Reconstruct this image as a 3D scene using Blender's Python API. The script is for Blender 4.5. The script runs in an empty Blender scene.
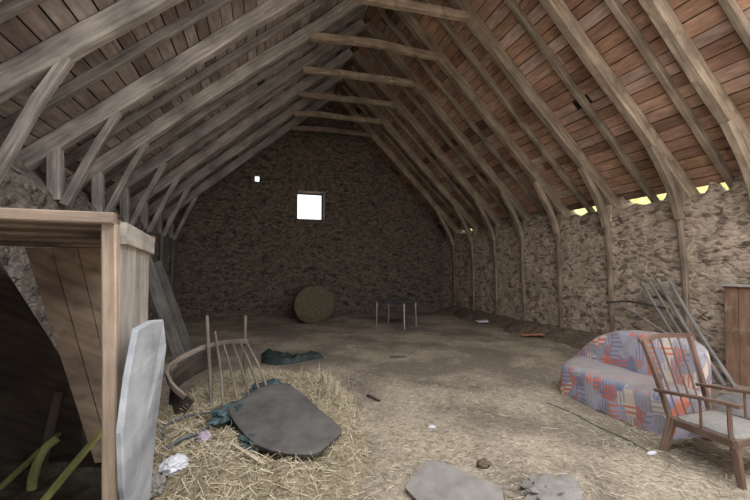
import bpy, bmesh, math, random
from mathutils import Vector, Matrix, noise

SC = bpy.context.scene
COL = SC.collection
S = 1.12                      # whole-place scale applied to every root at the end
rnd = random.Random(7)
ROOTS = []

def V(*a): return Vector(a)
def nz(x, y, z=0.0, s=1.0): return noise.noise(Vector((x*s, y*s, z*s)))
def sm(t):
    t = max(0.0, min(1.0, t)); return t*t*(3-2*t)

# ------------------------------------------------------------------ materials
def mat(name):
    m = bpy.data.materials.new(name); m.use_nodes = True
    nt = m.node_tree; b = nt.nodes['Principled BSDF']
    b.inputs['Specular IOR Level'].default_value = 0.2
    return m, nt, b
def N(nt, kind, **kw):
    n = nt.nodes.new(kind)
    for k, v in kw.items():
        if k in n.inputs: n.inputs[k].default_value = v
        else: setattr(n, k, v)
    return n
def ramp(nt, stops, fac, interp='LINEAR'):
    r = nt.nodes.new('ShaderNodeValToRGB'); r.color_ramp.interpolation = interp
    e = r.color_ramp.elements
    while len(e) < len(stops): e.new(0.5)
    for i, (p, c) in enumerate(stops):
        e[i].position = p; e[i].color = (c[0], c[1], c[2], 1)
    nt.links.new(fac, r.inputs[0]); return r
def mix(nt, a, b, fac, mode='MIX'):
    n = nt.nodes.new('ShaderNodeMix'); n.data_type = 'RGBA'; n.blend_type = mode
    for sock, v in ((n.inputs['Factor'], fac), (n.inputs['A'], a), (n.inputs['B'], b)):
        if hasattr(v, 'is_output') or isinstance(v, bpy.types.NodeSocket): nt.links.new(v, sock)
        elif isinstance(v, (int, float)): sock.default_value = v
        else: sock.default_value = (v[0], v[1], v[2], 1)
    return n.outputs['Result']
def bump(nt, b, h, strength=0.5, dist=0.02):
    n = N(nt, 'ShaderNodeBump', Strength=strength, Distance=dist)
    nt.links.new(h, n.inputs['Height']); nt.links.new(n.outputs[0], b.inputs['Normal'])
def mapping(nt, scale, src='Object'):
    tc = nt.nodes.new('ShaderNodeTexCoord'); mp = nt.nodes.new('ShaderNodeMapping')
    mp.inputs['Scale'].default_value = scale
    nt.links.new(tc.outputs[src], mp.inputs[0]); return mp.outputs[0]

def wood(name, dark, light, grain=30, rough=.8, blotch=None, vary=.25):
    m, nt, b = mat(name)
    uv = mapping(nt, (2.2, grain, 1), 'UV')
    oi = nt.nodes.new('ShaderNodeObjectInfo')
    ad = N(nt, 'ShaderNodeVectorMath', operation='ADD'); nt.links.new(uv, ad.inputs[0])
    ml = N(nt, 'ShaderNodeMath', operation='MULTIPLY'); ml.inputs[1].default_value = 57.0
    nt.links.new(oi.outputs['Random'], ml.inputs[0]); nt.links.new(ml.outputs[0], ad.inputs[1])
    n1 = N(nt, 'ShaderNodeTexNoise', Scale=1.0, Detail=5.0, Roughness=.6); nt.links.new(ad.outputs[0], n1.inputs['Vector'])
    r = ramp(nt, [(.3, dark), (.7, light)], n1.outputs['Fac'])
    ob = mapping(nt, (1, 1, 1))
    n2 = N(nt, 'ShaderNodeTexNoise', Scale=2.3, Detail=4.0); nt.links.new(ob, n2.inputs['Vector'])
    r2 = ramp(nt, [(.32, (.62, .6, .6)), (.65, (1.12, 1.1, 1.06))], n2.outputs['Fac'])
    c = mix(nt, r.outputs[0], r2.outputs[0], 1.0, 'MULTIPLY')
    rr = ramp(nt, [(0, (1-vary,)*3), (1, (1+vary*.5,)*3)], oi.outputs['Random'])
    c = mix(nt, c, rr.outputs[0], 1.0, 'MULTIPLY')
    if blotch:
        n3 = N(nt, 'ShaderNodeTexNoise', Scale=5.0, Detail=3.0); nt.links.new(ob, n3.inputs['Vector'])
        f = ramp(nt, [(.55, (0, 0, 0)), (.68, (1, 1, 1))], n3.outputs['Fac'])
        c = mix(nt, c, blotch, f.outputs[0])
    nt.links.new(c, b.inputs['Base Color']); b.inputs['Roughness'].default_value = rough
    bump(nt, b, n1.outputs['Fac'], .5, .012)
    return m

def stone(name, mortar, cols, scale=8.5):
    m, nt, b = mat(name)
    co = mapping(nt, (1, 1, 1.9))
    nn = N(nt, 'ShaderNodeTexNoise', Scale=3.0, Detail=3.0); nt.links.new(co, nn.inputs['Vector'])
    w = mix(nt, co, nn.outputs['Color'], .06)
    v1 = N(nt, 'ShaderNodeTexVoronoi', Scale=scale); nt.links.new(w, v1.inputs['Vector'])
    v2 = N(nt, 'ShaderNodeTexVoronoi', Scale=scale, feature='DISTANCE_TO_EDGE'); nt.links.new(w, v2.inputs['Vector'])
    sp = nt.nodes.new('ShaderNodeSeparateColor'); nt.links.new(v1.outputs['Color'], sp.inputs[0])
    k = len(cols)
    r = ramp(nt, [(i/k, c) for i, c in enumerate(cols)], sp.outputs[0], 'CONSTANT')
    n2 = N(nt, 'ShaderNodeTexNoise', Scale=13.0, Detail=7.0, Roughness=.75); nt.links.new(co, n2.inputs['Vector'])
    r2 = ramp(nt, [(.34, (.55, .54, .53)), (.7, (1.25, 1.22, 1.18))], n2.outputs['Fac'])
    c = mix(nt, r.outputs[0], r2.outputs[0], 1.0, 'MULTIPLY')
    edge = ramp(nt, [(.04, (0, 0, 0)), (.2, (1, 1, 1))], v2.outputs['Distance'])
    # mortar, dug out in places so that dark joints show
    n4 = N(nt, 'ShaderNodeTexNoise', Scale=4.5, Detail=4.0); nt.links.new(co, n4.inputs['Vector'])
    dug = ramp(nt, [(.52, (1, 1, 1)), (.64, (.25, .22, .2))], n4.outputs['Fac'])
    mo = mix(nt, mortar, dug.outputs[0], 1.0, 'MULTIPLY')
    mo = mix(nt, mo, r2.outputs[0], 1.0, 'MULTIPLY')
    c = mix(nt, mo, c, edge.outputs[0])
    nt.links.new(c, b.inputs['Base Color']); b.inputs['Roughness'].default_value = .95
    h = mix(nt, edge.outputs[0], n2.outputs['Color'], .35)
    bump(nt, b, h, .5, .025)
    return m

def vcol_mat(name, stops, rough=.85, grain=True):
    """colour picked per piece from the 'Col' attribute"""
    m, nt, b = mat(name)
    at = N(nt, 'ShaderNodeAttribute', attribute_name='Col')
    sp = nt.nodes.new('ShaderNodeSeparateColor'); nt.links.new(at.outputs['Color'], sp.inputs[0])
    r = ramp(nt, stops, sp.outputs[0])
    c = r.outputs[0]
    if grain:
        co = mapping(nt, (7, 1.2, 7))
        n1 = N(nt, 'ShaderNodeTexNoise', Scale=3.0, Detail=5.0, Roughness=.65); nt.links.new(co, n1.inputs['Vector'])
        r2 = ramp(nt, [(.3, (.6, .58, .56)), (.7, (1.25, 1.22, 1.2))], n1.outputs['Fac'])
        c = mix(nt, c, r2.outputs[0], 1.0, 'MULTIPLY')
        co2 = mapping(nt, (1, 1, 1))
        n3 = N(nt, 'ShaderNodeTexNoise', Scale=1.6, Detail=3.0); nt.links.new(co2, n3.inputs['Vector'])
        r3 = ramp(nt, [(.35, (.7, .68, .68)), (.66, (1.15, 1.15, 1.15))], n3.outputs['Fac'])
        c = mix(nt, c, r3.outputs[0], 1.0, 'MULTIPLY')
        bump(nt, b, n1.outputs['Fac'], .4, .01)
    nt.links.new(c, b.inputs['Base Color']); b.inputs['Roughness'].default_value = rough
    return m

def noisy(name, dark, light, scale=8, rough=.85, strength=.4, metal=0.0, dist=.02, detail=6.0, sc=(1, 1, 1)):
    m, nt, b = mat(name)
    co = mapping(nt, sc)
    n1 = N(nt, 'ShaderNodeTexNoise', Scale=scale, Detail=detail, Roughness=.65); nt.links.new(co, n1.inputs['Vector'])
    r = ramp(nt, [(.33, dark), (.67, light)], n1.outputs['Fac'])
    nt.links.new(r.outputs[0], b.inputs['Base Color'])
    b.inputs['Roughness'].default_value = rough; b.inputs['Metallic'].default_value = metal
    bump(nt, b, n1.outputs['Fac'], strength, dist)
    return m

def floor_mat():
    m, nt, b = mat('chaff_floor')
    co = mapping(nt, (1, 1, 1))
    n1 = N(nt, 'ShaderNodeTexNoise', Scale=26.0, Detail=7.0, Roughness=.75, Distortion=.6); nt.links.new(co, n1.inputs['Vector'])
    n2 = N(nt, 'ShaderNodeTexNoise', Scale=.85, Detail=5.0, Roughness=.6); nt.links.new(co, n2.inputs['Vector'])
    fine = ramp(nt, [(.32, (.20, .16, .115)), (.5, (.40, .335, .25)), (.68, (.60, .52, .41))], n1.outputs['Fac'])
    # bare trodden earth in patches, the middle of the barn barer than the front
    patch = ramp(nt, [(.40, (0, 0, 0)), (.56, (1, 1, 1))], n2.outputs['Fac'])
    earth = ramp(nt, [(.3, (.13, .105, .082)), (.7, (.31, .256, .205))], n1.outputs['Fac'])
    c = mix(nt, fine.outputs[0], earth.outputs[0], patch.outputs[0])
    nt.links.new(c, b.inputs['Base Color']); b.inputs['Roughness'].default_value = 1.0
    bump(nt, b, n1.outputs['Fac'], .8, .02)
    return m

def cover_mat():
    m, nt, b = mat('patchwork_cover')
    tc = nt.nodes.new('ShaderNodeTexCoord')
    sp = nt.nodes.new('ShaderNodeSeparateXYZ'); nt.links.new(tc.outputs['Object'], sp.inputs[0])
    sub = N(nt, 'ShaderNodeMath', operation='SUBTRACT'); nt.links.new(sp.outputs['Z'], sub.inputs[0]); nt.links.new(sp.outputs['X'], sub.inputs[1])
    cb = nt.nodes.new('ShaderNodeCombineXYZ'); nt.links.new(sp.outputs['Y'], cb.inputs[0]); nt.links.new(sub.outputs[0], cb.inputs[1])
    mp = nt.nodes.new('ShaderNodeMapping'); mp.inputs['Rotation'].default_value = (0, 0, .12)
    mp.inputs['Scale'].default_value = (10.5, 8.5, 1); nt.links.new(cb.outputs[0], mp.inputs[0])
    v = N(nt, 'ShaderNodeTexVoronoi', Scale=1.0, Randomness=.9, distance='CHEBYCHEV', voronoi_dimensions='2D'); nt.links.new(mp.outputs[0], v.inputs['Vector'])
    s2 = nt.nodes.new('ShaderNodeSeparateColor'); nt.links.new(v.outputs['Color'], s2.inputs[0])
    lav, blue, red, cream, grey = (.34, .32, .385), (.19, .205, .30), (.55, .16, .11), (.60, .51, .43), (.28, .275, .295)
    a = ramp(nt, [(0, red), (.2, lav), (.44, blue), (.58, cream), (.68, lav), (.84, grey), (.93, red)], s2.outputs[0], 'CONSTANT')
    d = ramp(nt, [(0, lav), (.22, blue), (.40, red), (.58, cream), (.72, lav), (.88, blue)], s2.outputs[1], 'CONSTANT')
    # woven stripes, upright in some patches and level in others
    s3 = nt.nodes.new('ShaderNodeSeparateXYZ'); nt.links.new(mp.outputs[0], s3.inputs[0])
    gt = N(nt, 'ShaderNodeMath', operation='GREATER_THAN'); gt.inputs[1].default_value = .45; nt.links.new(s2.outputs[2], gt.inputs[0])
    sel = N(nt, 'ShaderNodeMix', data_type='FLOAT'); nt.links.new(gt.outputs[0], sel.inputs[0]); nt.links.new(s3.outputs[0], sel.inputs[2]); nt.links.new(s3.outputs[1], sel.inputs[3])
    mu = N(nt, 'ShaderNodeMath', operation='MULTIPLY'); mu.inputs[1].default_value = 2.6; nt.links.new(sel.outputs[0], mu.inputs[0])
    fr = N(nt, 'ShaderNodeMath', operation='FRACT'); nt.links.new(mu.outputs[0], fr.inputs[0])
    f = ramp(nt, [(0, (0, 0, 0)), (.6, (1, 1, 1))], fr.outputs[0], 'CONSTANT')
    c = mix(nt, a.outputs[0], d.outputs[0], f.outputs[0])
    # dust lying on the surfaces that face up
    ge = nt.nodes.new('ShaderNodeNewGeometry'); sn = nt.nodes.new('ShaderNodeSeparateXYZ'); nt.links.new(ge.outputs['Normal'], sn.inputs[0])
    n1 = N(nt, 'ShaderNodeTexNoise', Scale=9.0, Detail=5.0); nt.links.new(tc.outputs['Object'], n1.inputs['Vector'])
    up = ramp(nt, [(.5, (0, 0, 0)), (.9, (.9, .9, .9))], sn.outputs['Z'])
    du = mix(nt, up.outputs[0], n1.outputs['Color'], .15, 'MULTIPLY')
    c = mix(nt, c, (.27, .245, .235), du)
    c = mix(nt, c, (.36, .33, .33), .08)
    nt.links.new(c, b.inputs['Base Color']); b.inputs['Roughness'].default_value = .95
    n2 = N(nt, 'ShaderNodeTexNoise', Scale=5.0, Detail=3.0); nt.links.new(tc.outputs['Object'], n2.inputs['Vector'])
    bump(nt, b, n2.outputs['Fac'], .5, .04)
    return m

M = dict(
    timber=wood('weathered_timber', (.225, .203, .188), (.54, .51, .485), 26),
    warmlit=wood('warm_lit_weathered_timber', (.235, .185, .135), (.50, .415, .325), 26, blotch=(.24, .18, .125)),  # warm light put into the colour of right-side timbers and collars
    thinwarmlit=wood('warm_lit_thin_timber', (.21, .165, .125), (.44, .365, .29), 26),  # same warm light tint put into the thin right-side rafters
    thin=wood('weathered_thin_timber', (.195, .175, .163), (.46, .432, .41), 26),
    stall=wood('pale_sawn_wood', (.30, .225, .17), (.56, .45, .36), 22),
    stallgrey=wood('grey_bleached_boards', (.30, .275, .245), (.56, .52, .47), 20),
    brownboard=wood('brown_stained_board', (.23, .17, .13), (.44, .34, .265), 14, blotch=(.13, .095, .07)),
    white=wood('white_painted_board', (.34, .37, .41), (.55, .585, .64), 10, rough=.6, blotch=(.40, .42, .44)),
    wallpost=wood('brown_post', (.20, .155, .12), (.38, .31, .25), 24),
    darkplank=wood('dark_plank', (.11, .105, .10), (.22, .21, .20), 20),
    chair=wood('worn_brown_chair_wood', (.12, .075, .058), (.25, .17, .135), 24, rough=.5, vary=.1),
    oldchair=wood('faded_chair_wood', (.15, .12, .10), (.29, .245, .21), 24),
    door=wood('red_brown_door_boards', (.17, .10, .068), (.34, .21, .145), 12, blotch=(.31, .235, .18)),
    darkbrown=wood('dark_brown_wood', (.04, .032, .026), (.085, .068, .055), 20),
    pole=wood('grey_weathered_pole', (.25, .235, .22), (.45, .43, .41), 24),
    green=noisy('yellow_green_paint', (.22, .235, .08), (.42, .43, .17), 9),
    greendull=noisy('dull_green_paint', (.14, .155, .06), (.27, .285, .12), 9),
    rock=stone('rubble_stone', (.56, .455, .36), [(.38, .31, .25), (.52, .425, .335), (.24, .195, .16), (.46, .375, .30), (.58, .48, .385), (.31, .25, .20)]),
    rockshade=stone('shaded_rubble_stone', (.19, .155, .12), [(.14, .12, .10), (.21, .175, .14), (.09, .08, .07), (.17, .145, .12), (.24, .20, .16), (.11, .095, .08)]),  # back gable shade put into a darker copy of the wall stone
    rockgrey=stone('grey_rubble_stone', (.28, .25, .22), [(.24, .225, .21), (.33, .31, .285), (.17, .16, .15), (.28, .26, .24)], 8.0),
    boards_l=vcol_mat('grey_roof_boards', [(0, (.08, .065, .06)), (.15, (.25, .205, .185)), (.6, (.38, .33, .31)), (1, (.50, .46, .43))]),
    boards_r=vcol_mat('red_brown_roof_boards', [(0, (.05, .04, .035)), (.12, (.26, .165, .12)), (.55, (.47, .295, .205)), (.8, (.50, .345, .265)), (1, (.54, .43, .38))]),
    cover=noisy('roof_underlay', (.03, .026, .023), (.06, .05, .045), 3),
    floor=floor_mat(), ground=noisy('pale_bounce_ground', (.36, .34, .32), (.54, .52, .50), 9),  # unseen ground outside, made pale to throw light up at the roof
    hay=noisy('hay_mass', (.20, .16, .10), (.44, .37, .255), 22, 1.0, 1.0, dist=.05),
    straw=vcol_mat('straw_stalks', [(0, (.25, .195, .12)), (.5, (.48, .41, .28)), (1, (.68, .61, .46))], .75, False),
    chaff=vcol_mat('floor_straw_stalks', [(0, (.22, .175, .12)), (.5, (.46, .395, .29)), (1, (.64, .575, .45))], .85, False),
    slab=noisy('dark_grey_slab', (.07, .064, .059), (.125, .116, .107), 5, .8, .25),
    greysheet=noisy('grey_sheet', (.19, .172, .155), (.29, .265, .242), 6, .9, .3),
    sofa=cover_mat(), pad=noisy('grey_woven_pad', (.23, .215, .195), (.31, .29, .268), 30, .95, .3, dist=.005),
    sack=noisy('grey_sackcloth', (.12, .112, .105), (.19, .18, .17), 8, .95, .5),
    teal=noisy('teal_plastic', (.035, .058, .064), (.085, .125, .13), 7, .45, .3),
    tarp=noisy('dark_green_tarpaulin', (.02, .032, .03), (.05, .065, .06), 6, .5, .3),
    hose=noisy('blue_grey_rubber', (.08, .105, .13), (.15, .185, .215), 10, .5, .1),
    bag=noisy('white_plastic', (.55, .55, .60), (.72, .72, .77), 6, .5, .2),
    mauve=noisy('mauve_cloth', (.42, .36, .44), (.58, .50, .60), 8, .9, .3),
    stick=wood('pale_stick', (.42, .35, .25), (.62, .54, .42), 20),
    darkstick=wood('dark_stick', (.06, .05, .045), (.12, .10, .09), 20),
    cord=noisy('garden_hose', (.07, .085, .05), (.14, .16, .10), 12, .7, .1),
    metal=noisy('dull_steel', (.42, .42, .42), (.60, .60, .60), 10, .35, .05, metal=.8),
    tabletop=noisy('dark_tabletop', (.06, .058, .056), (.11, .105, .10), 6, .45, .1),
    earth=noisy('dark_earth', (.10, .075, .055), (.22, .17, .125), 11, 1.0, 1.0, dist=.05),
    shadelitter=noisy('shade_dark_litter', (.03, .025, .02), (.09, .075, .055), 12, 1.0, 1.0, dist=.05),  # shade of the stall floor put into the colour
    bale=noisy('old_hay_bale', (.09, .075, .05), (.20, .165, .11), 14, 1.0, .9, dist=.05, sc=(1, 1, 2.5)),
    tile=noisy('broken_red_tile', (.30, .12, .07), (.44, .21, .13), 8),
    leaf=noisy('sunlit_leaves', (.16, .17, .05), (.36, .35, .15), 4, .7, .6, dist=.1),
    rust=noisy('rusty_iron', (.09, .065, .05), (.20, .15, .12), 14, .7, .3, metal=.3),
)

# ------------------------------------------------------------------ mesh helpers
def bm_new():
    bm = bmesh.new(); bm.loops.layers.uv.new('UVMap'); return bm
def finish(name, bm, m, parent=None, smooth=True):
    """link a bmesh given in place coordinates as one object with its origin at its base (or at its parent's origin)"""
    if parent is not None:
        org = parent['_o'] if '_o' in parent else parent.location
        org = Vector(org)
    else:
        xs = [v.co for v in bm.verts]
        lo = Vector([min(c[i] for c in xs) for i in range(3)]); hi = Vector([max(c[i] for c in xs) for i in range(3)])
        org = Vector(((lo.x+hi.x)/2, (lo.y+hi.y)/2, lo.z))
    for v in bm.verts: v.co -= org
    bmesh.ops.recalc_face_normals(bm, faces=bm.faces[:])
    me = bpy.data.meshes.new(name); bm.to_mesh(me); bm.free()
    if smooth:
        for p in me.polygons: p.use_smooth = True
        me.set_sharp_from_angle(angle=math.radians(38))
    me.materials.append(M[m] if isinstance(m, str) else m)
    o = bpy.data.objects.new(name, me); COL.objects.link(o)
    if parent is not None:
        o.parent = parent; o['_o'] = list(org)
    else:
        o.location = org; o['_o'] = list(org); ROOTS.append(o)
    return o
def empty(name, loc):
    o = bpy.data.objects.new(name, None); o.empty_display_size = .1
    o.location = loc; o['_o'] = list(loc); COL.objects.link(o); ROOTS.append(o); return o
def tag(o, label, cat, group=None, kind=None):
    o['label'] = label; o['category'] = cat
    if group: o['group'] = group
    if kind: o['kind'] = kind
    return o
def struct(o): o['kind'] = 'structure'; return o

def catmull(pts, n):
    pts = [Vector(p) for p in pts]; out = []
    if len(pts) == 2:
        return [pts[0].lerp(pts[1], i/n) for i in range(n+1)]
    P = [2*pts[0]-pts[1]] + pts + [2*pts[-1]-pts[-2]]
    for i in range(1, len(P)-2):
        for k in range(n):
            t = k/n; a, b, c, d = P[i-1], P[i], P[i+1], P[i+2]
            out.append(.5*((2*b)+(c-a)*t+(2*a-5*b+4*c-d)*t*t+(3*b-a-3*c+d)*t**3))
    out.append(pts[-1]); return out
def sweep(bm, pts, ring_fn, up=(0, 0, 1), jit=0.0, seed=0.0, close_ends=True):
    """sweep a ring (list of (a,b) offsets, function of t) along pts"""
    uvl = bm.loops.layers.uv.active; up = Vector(up); rings = []; L = 0; ls = []
    n = len(pts)
    for i, p in enumerate(pts):
        tan = (pts[min(i+1, n-1)]-pts[max(i-1, 0)]).normalized()
        sx = tan.cross(up)
        if sx.length < 1e-4: sx = tan.cross(Vector((1, 0, 0)))
        sx.normalize(); sy = sx.cross(tan).normalized()
        if i: L += (p-pts[i-1]).length
        ls.append(L); r = []
        for k, (a, b) in enumerate(ring_fn(i/(n-1))):
            q = p+sx*a+sy*b
            if jit: q = q+noise.noise_vector(q*3.1+Vector((seed, k*.3, 0)))*jit
            r.append(bm.verts.new(q))
        rings.append(r)
    m = len(rings[0])
    per = [0.0]
    r0 = ring_fn(.5)
    for k in range(m):
        a = r0[k]; b = r0[(k+1) % m]; per.append(per[-1]+math.hypot(a[0]-b[0], a[1]-b[1]))
    for i in range(n-1):
        for k in range(m):
            k2 = (k+1) % m
            f = bm.faces.new((rings[i][k], rings[i][k2], rings[i+1][k2], rings[i+1][k]))
            for lp, uvv in zip(f.loops, ((ls[i], per[k]), (ls[i], per[k+1]), (ls[i+1], per[k+1]), (ls[i+1], per[k]))): lp[uvl].uv = uvv
    if close_ends:
        for rg in (rings[0], rings[-1]):
            f = bm.faces.new(rg)
            for lp in f.loops: lp[uvl].uv = (lp.vert.co.x*.3, lp.vert.co.z)
def rect_ring(w, h, ch=.12):
    c = min(w, h)*ch; a, b = w/2, h/2
    R = [(a-c, -b), (a, -b+c), (a, b-c), (a-c, b), (-a+c, b), (-a, b-c), (-a, -b+c), (-a+c, -b)]
    return lambda t: R
def beam(bm, pts, w, h, up=(0, 0, 1), jit=.006, seg=.35, bend=0.0, seed=None, taper=None):
    pts = [Vector(p) for p in pts]; seed = rnd.uniform(0, 90) if seed is None else seed
    L = sum((pts[i+1]-pts[i]).length for i in range(len(pts)-1))
    n = max(2, int(L/seg/(len(pts)-1)))
    P = catmull(pts, n)
    if bend:
        k = len(P)-1
        P = [p+noise.noise_vector(Vector((seed, i/k*2.2, seed*.3)))*bend*math.sin(math.pi*i/k) for i, p in enumerate(P)]
    base = rect_ring(w, h)(0)
    rf = (lambda t: [(a*(1+(taper-1)*t), b*(1+(taper-1)*t)) for a, b in base]) if taper else (lambda t: base)
    sweep(bm, P, rf, up, jit, seed)
def tube(bm, pts, r, n=8, seg=6, jit=0.0, up=(0, 0, 1)):
    P = catmull(pts, seg)
    rf = r if callable(r) else (lambda t: r)
    sweep(bm, P, lambda t: [(rf(t)*math.cos(2*math.pi*k/n), rf(t)*math.sin(2*math.pi*k/n)) for k in range(n)], up, jit, rnd.uniform(0, 50))
def box(bm, c, s, rot=None, ch=.0):
    """chamferless board built as a short sweep along its longest side"""
    c = Vector(c); R = rot or Matrix.Identity(3)
    i = max(range(3), key=lambda k: s[k]); ax = Vector([1 if k == i else 0 for k in range(3)])
    o = [k for k in range(3) if k != i]
    upv = Vector([1 if k == o[1] else 0 for k in range(3)])
    d = R @ ax*(s[i]/2); P = [c-d+d*2*t/3 for t in range(4)]
    sweep(bm, P, rect_ring(s[o[0]], s[o[1]], .08), R @ upv)
def prism(bm, outline, off, layers=None):
    """closed outline (list of 3-D points) thickened along off; layers = [(t, inset)]"""
    uvl = bm.loops.layers.uv.active
    pts = [Vector(p) for p in outline]; cen = sum(pts, Vector())/len(pts); off = Vector(off)
    layers = layers or [(0, .0), (1, .0)]
    rings = [[bm.verts.new(p+(cen-p).normalized()*ins+off*t) for p in pts] for t, ins in layers]
    m = len(pts)
    for i in range(len(rings)-1):
        for k in range(m):
            bm.faces.new((rings[i][k], rings[i][(k+1) % m], rings[i+1][(k+1) % m], rings[i+1][k]))
    for rg in (rings[0], rings[-1]):
        cv = bm.verts.new(sum((v.co for v in rg), Vector())/m)
        for k in range(m): bm.faces.new((rg[k], rg[(k+1) % m], cv))
    for f in bm.faces:
        for lp in f.loops: lp[uvl].uv = (lp.vert.co.y+lp.vert.co.x, lp.vert.co.z+lp.vert.co.x*.5)
def closed_smooth(pts, n=5):
    pts = [Vector(p) for p in pts]; k = len(pts); out = []
    for i in range(k):
        a, b, c, d = pts[i-1], pts[i], pts[(i+1) % k], pts[(i+2) % k]
        for j in range(n):
            t = j/n
            out.append(.5*((2*b)+(c-a)*t+(2*a-5*b+4*c-d)*t*t+(3*b-a-3*c+d)*t**3))
    return out
def crumple(bm, c, size, seed=0.0, amp=.35, sub=4, freq=2.2, ground=None):
    """a soft crumpled lump, squashed to its size"""
    t = bmesh.ops.create_icosphere(bm, subdivisions=sub, radius=1.0)
    for v in t['verts']:
        d = v.co.copy()
        k = 1+amp*noise.noise(d*freq+Vector((seed, 0, 0)))+amp*.55*(1-2*abs(noise.noise(d*freq*2.1+Vector((0, seed, 0)))))
        q = Vector((d.x*size[0], d.y*size[1], d.z*size[2]))*k+Vector(c)
        if ground is not None: q.z = max(q.z, ground)
        v.co = q

# ------------------------------------------------------------------ the lie of the land
XL, XR, Y0, Y1 = -2.35, 6.2, -.7, 12.0
def fl(x, y):
    return .018*nz(x, y, 0, 1.3)+.012*nz(x, y, 3, 4.0)+.006*nz(x, y, 9, 11.0)
def mound(x, y):
    u = (x+.06)/(1.06+.12*nz(x, y, 5, 1.7)); w = (y-3.75)/1.95
    r = u*u+w*w
    h = .19*sm((1-r)*1.25)
    if h > 0: h *= 1+.5*nz(x, y, 1, 3.2)+.3*nz(x, y, 7, 8.0)
    h += .10*math.exp(-(((x-.72)/.16)**2+((y-4.0)/.3)**2))       # tuft at its right end
    h += .05*math.exp(-(((x+.3)/.2)**2+((y-2.9)/.2)**2))
    h -= .10*math.exp(-(((x-.2)/.36)**2+((y-3.1)/.42)**4)) if h > 0 else 0       # pressed flat under the slab
    return h
def gz(x, y): return fl(x, y)+max(0.0, mound(x, y))

def grid(bm, nx, ny, fn):
    g = [[bm.verts.new(fn(i/nx, j/ny)) for j in range(ny+1)] for i in range(nx+1)]
    for i in range(nx):
        for j in range(ny):
            bm.faces.new((g[i][j], g[i+1][j], g[i+1][j+1], g[i][j+1]))
    return g

bm = bm_new()
def ff(u, v):
    x = XL-.3+u*(XR-XL+.6); y = Y0-.3+v*(Y1-Y0+.6)
    return Vector((x, y, fl(x, y)))
grid(bm, 150, 230, ff)
struct(finish('floor', bm, 'floor'))
bm = bm_new(); grid(bm, 8, 8, lambda u, v: Vector((-25+u*70, -25+v*70, -.09)))
struct(finish('ground', bm, 'ground'))

# ------------------------------------------------------------------ walls
GAPS = [(5.58, 6.45), (4.37, 5.12), (3.78, 4.02), (3.47, 3.69), (9.9, 11.0), (7.14, 7.26)]
def gap(y):
    g = 0
    for a, b in GAPS: g = max(g, sm((y-a)/.08+.5)*sm((b-y)/.08+.5))
    return g*(.85+.3*nz(0, y, 0, 6))
def long_wall(name, right, m):
    bm = bm_new(); ny = 300; sgn = 1 if right else -1; X = XR if right else XL
    def prof(y):
        if right:
            zt = 2.84-.27*gap(y)+.03*nz(y, 0, 0, 5)
            zi = 2.5+.05*nz(y, 3, 0, 4)
            return [(0, -.1), (0, zi*.5), (0, zi), (.06, min(zt, zi+.06)), (.17, zt), (.3, zt-.02), (.55, min(zt, 2.6)-.03), (.55, -.1)]
        zi = 2.38+.07*nz(y, 9, 0, 2.5)
        return [(0, -.1), (0, zi*.5), (0, zi), (.12, zi+.12), (.25, zi+.28), (.34, 2.8), (.55, 2.7), (.55, -.1)]
    fr = [0, .25, .5, .55, .62, .7, .8, 1]
    nt_ = 56
    def fn(u, v):
        y = Y0+u*(Y1-Y0); P = prof(y)
        s = v*(len(P)-1)
        # spend most rows on the inner face
        if v < .7: s = v/.7*2
        else: s = 2+(v-.7)/.3*(len(P)-3)
        i = min(int(s), len(P)-2); t = s-i
        a, b = P[i], P[i+1]; d = a[0]+(b[0]-a[0])*t; z = a[1]+(b[1]-a[1])*t
        k = 0
        if d < .5: k = .035*nz(0, y, z, 2.1)+.03*noise.noise(Vector((0, y*5.2, z*8)))+.012*noise.noise(Vector((3, y*13, z*17)))
        return Vector((X+sgn*(d+k), y, z+(.03*noise.noise(Vector((d*6, y*7, 0))) if d > .03 and d < .5 else 0)))
    grid(bm, ny, nt_, fn)
    return struct(finish(name, bm, m))
long_wall('wall_right', True, 'rock')
long_wall('wall_left', False, 'rockgrey')

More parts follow.
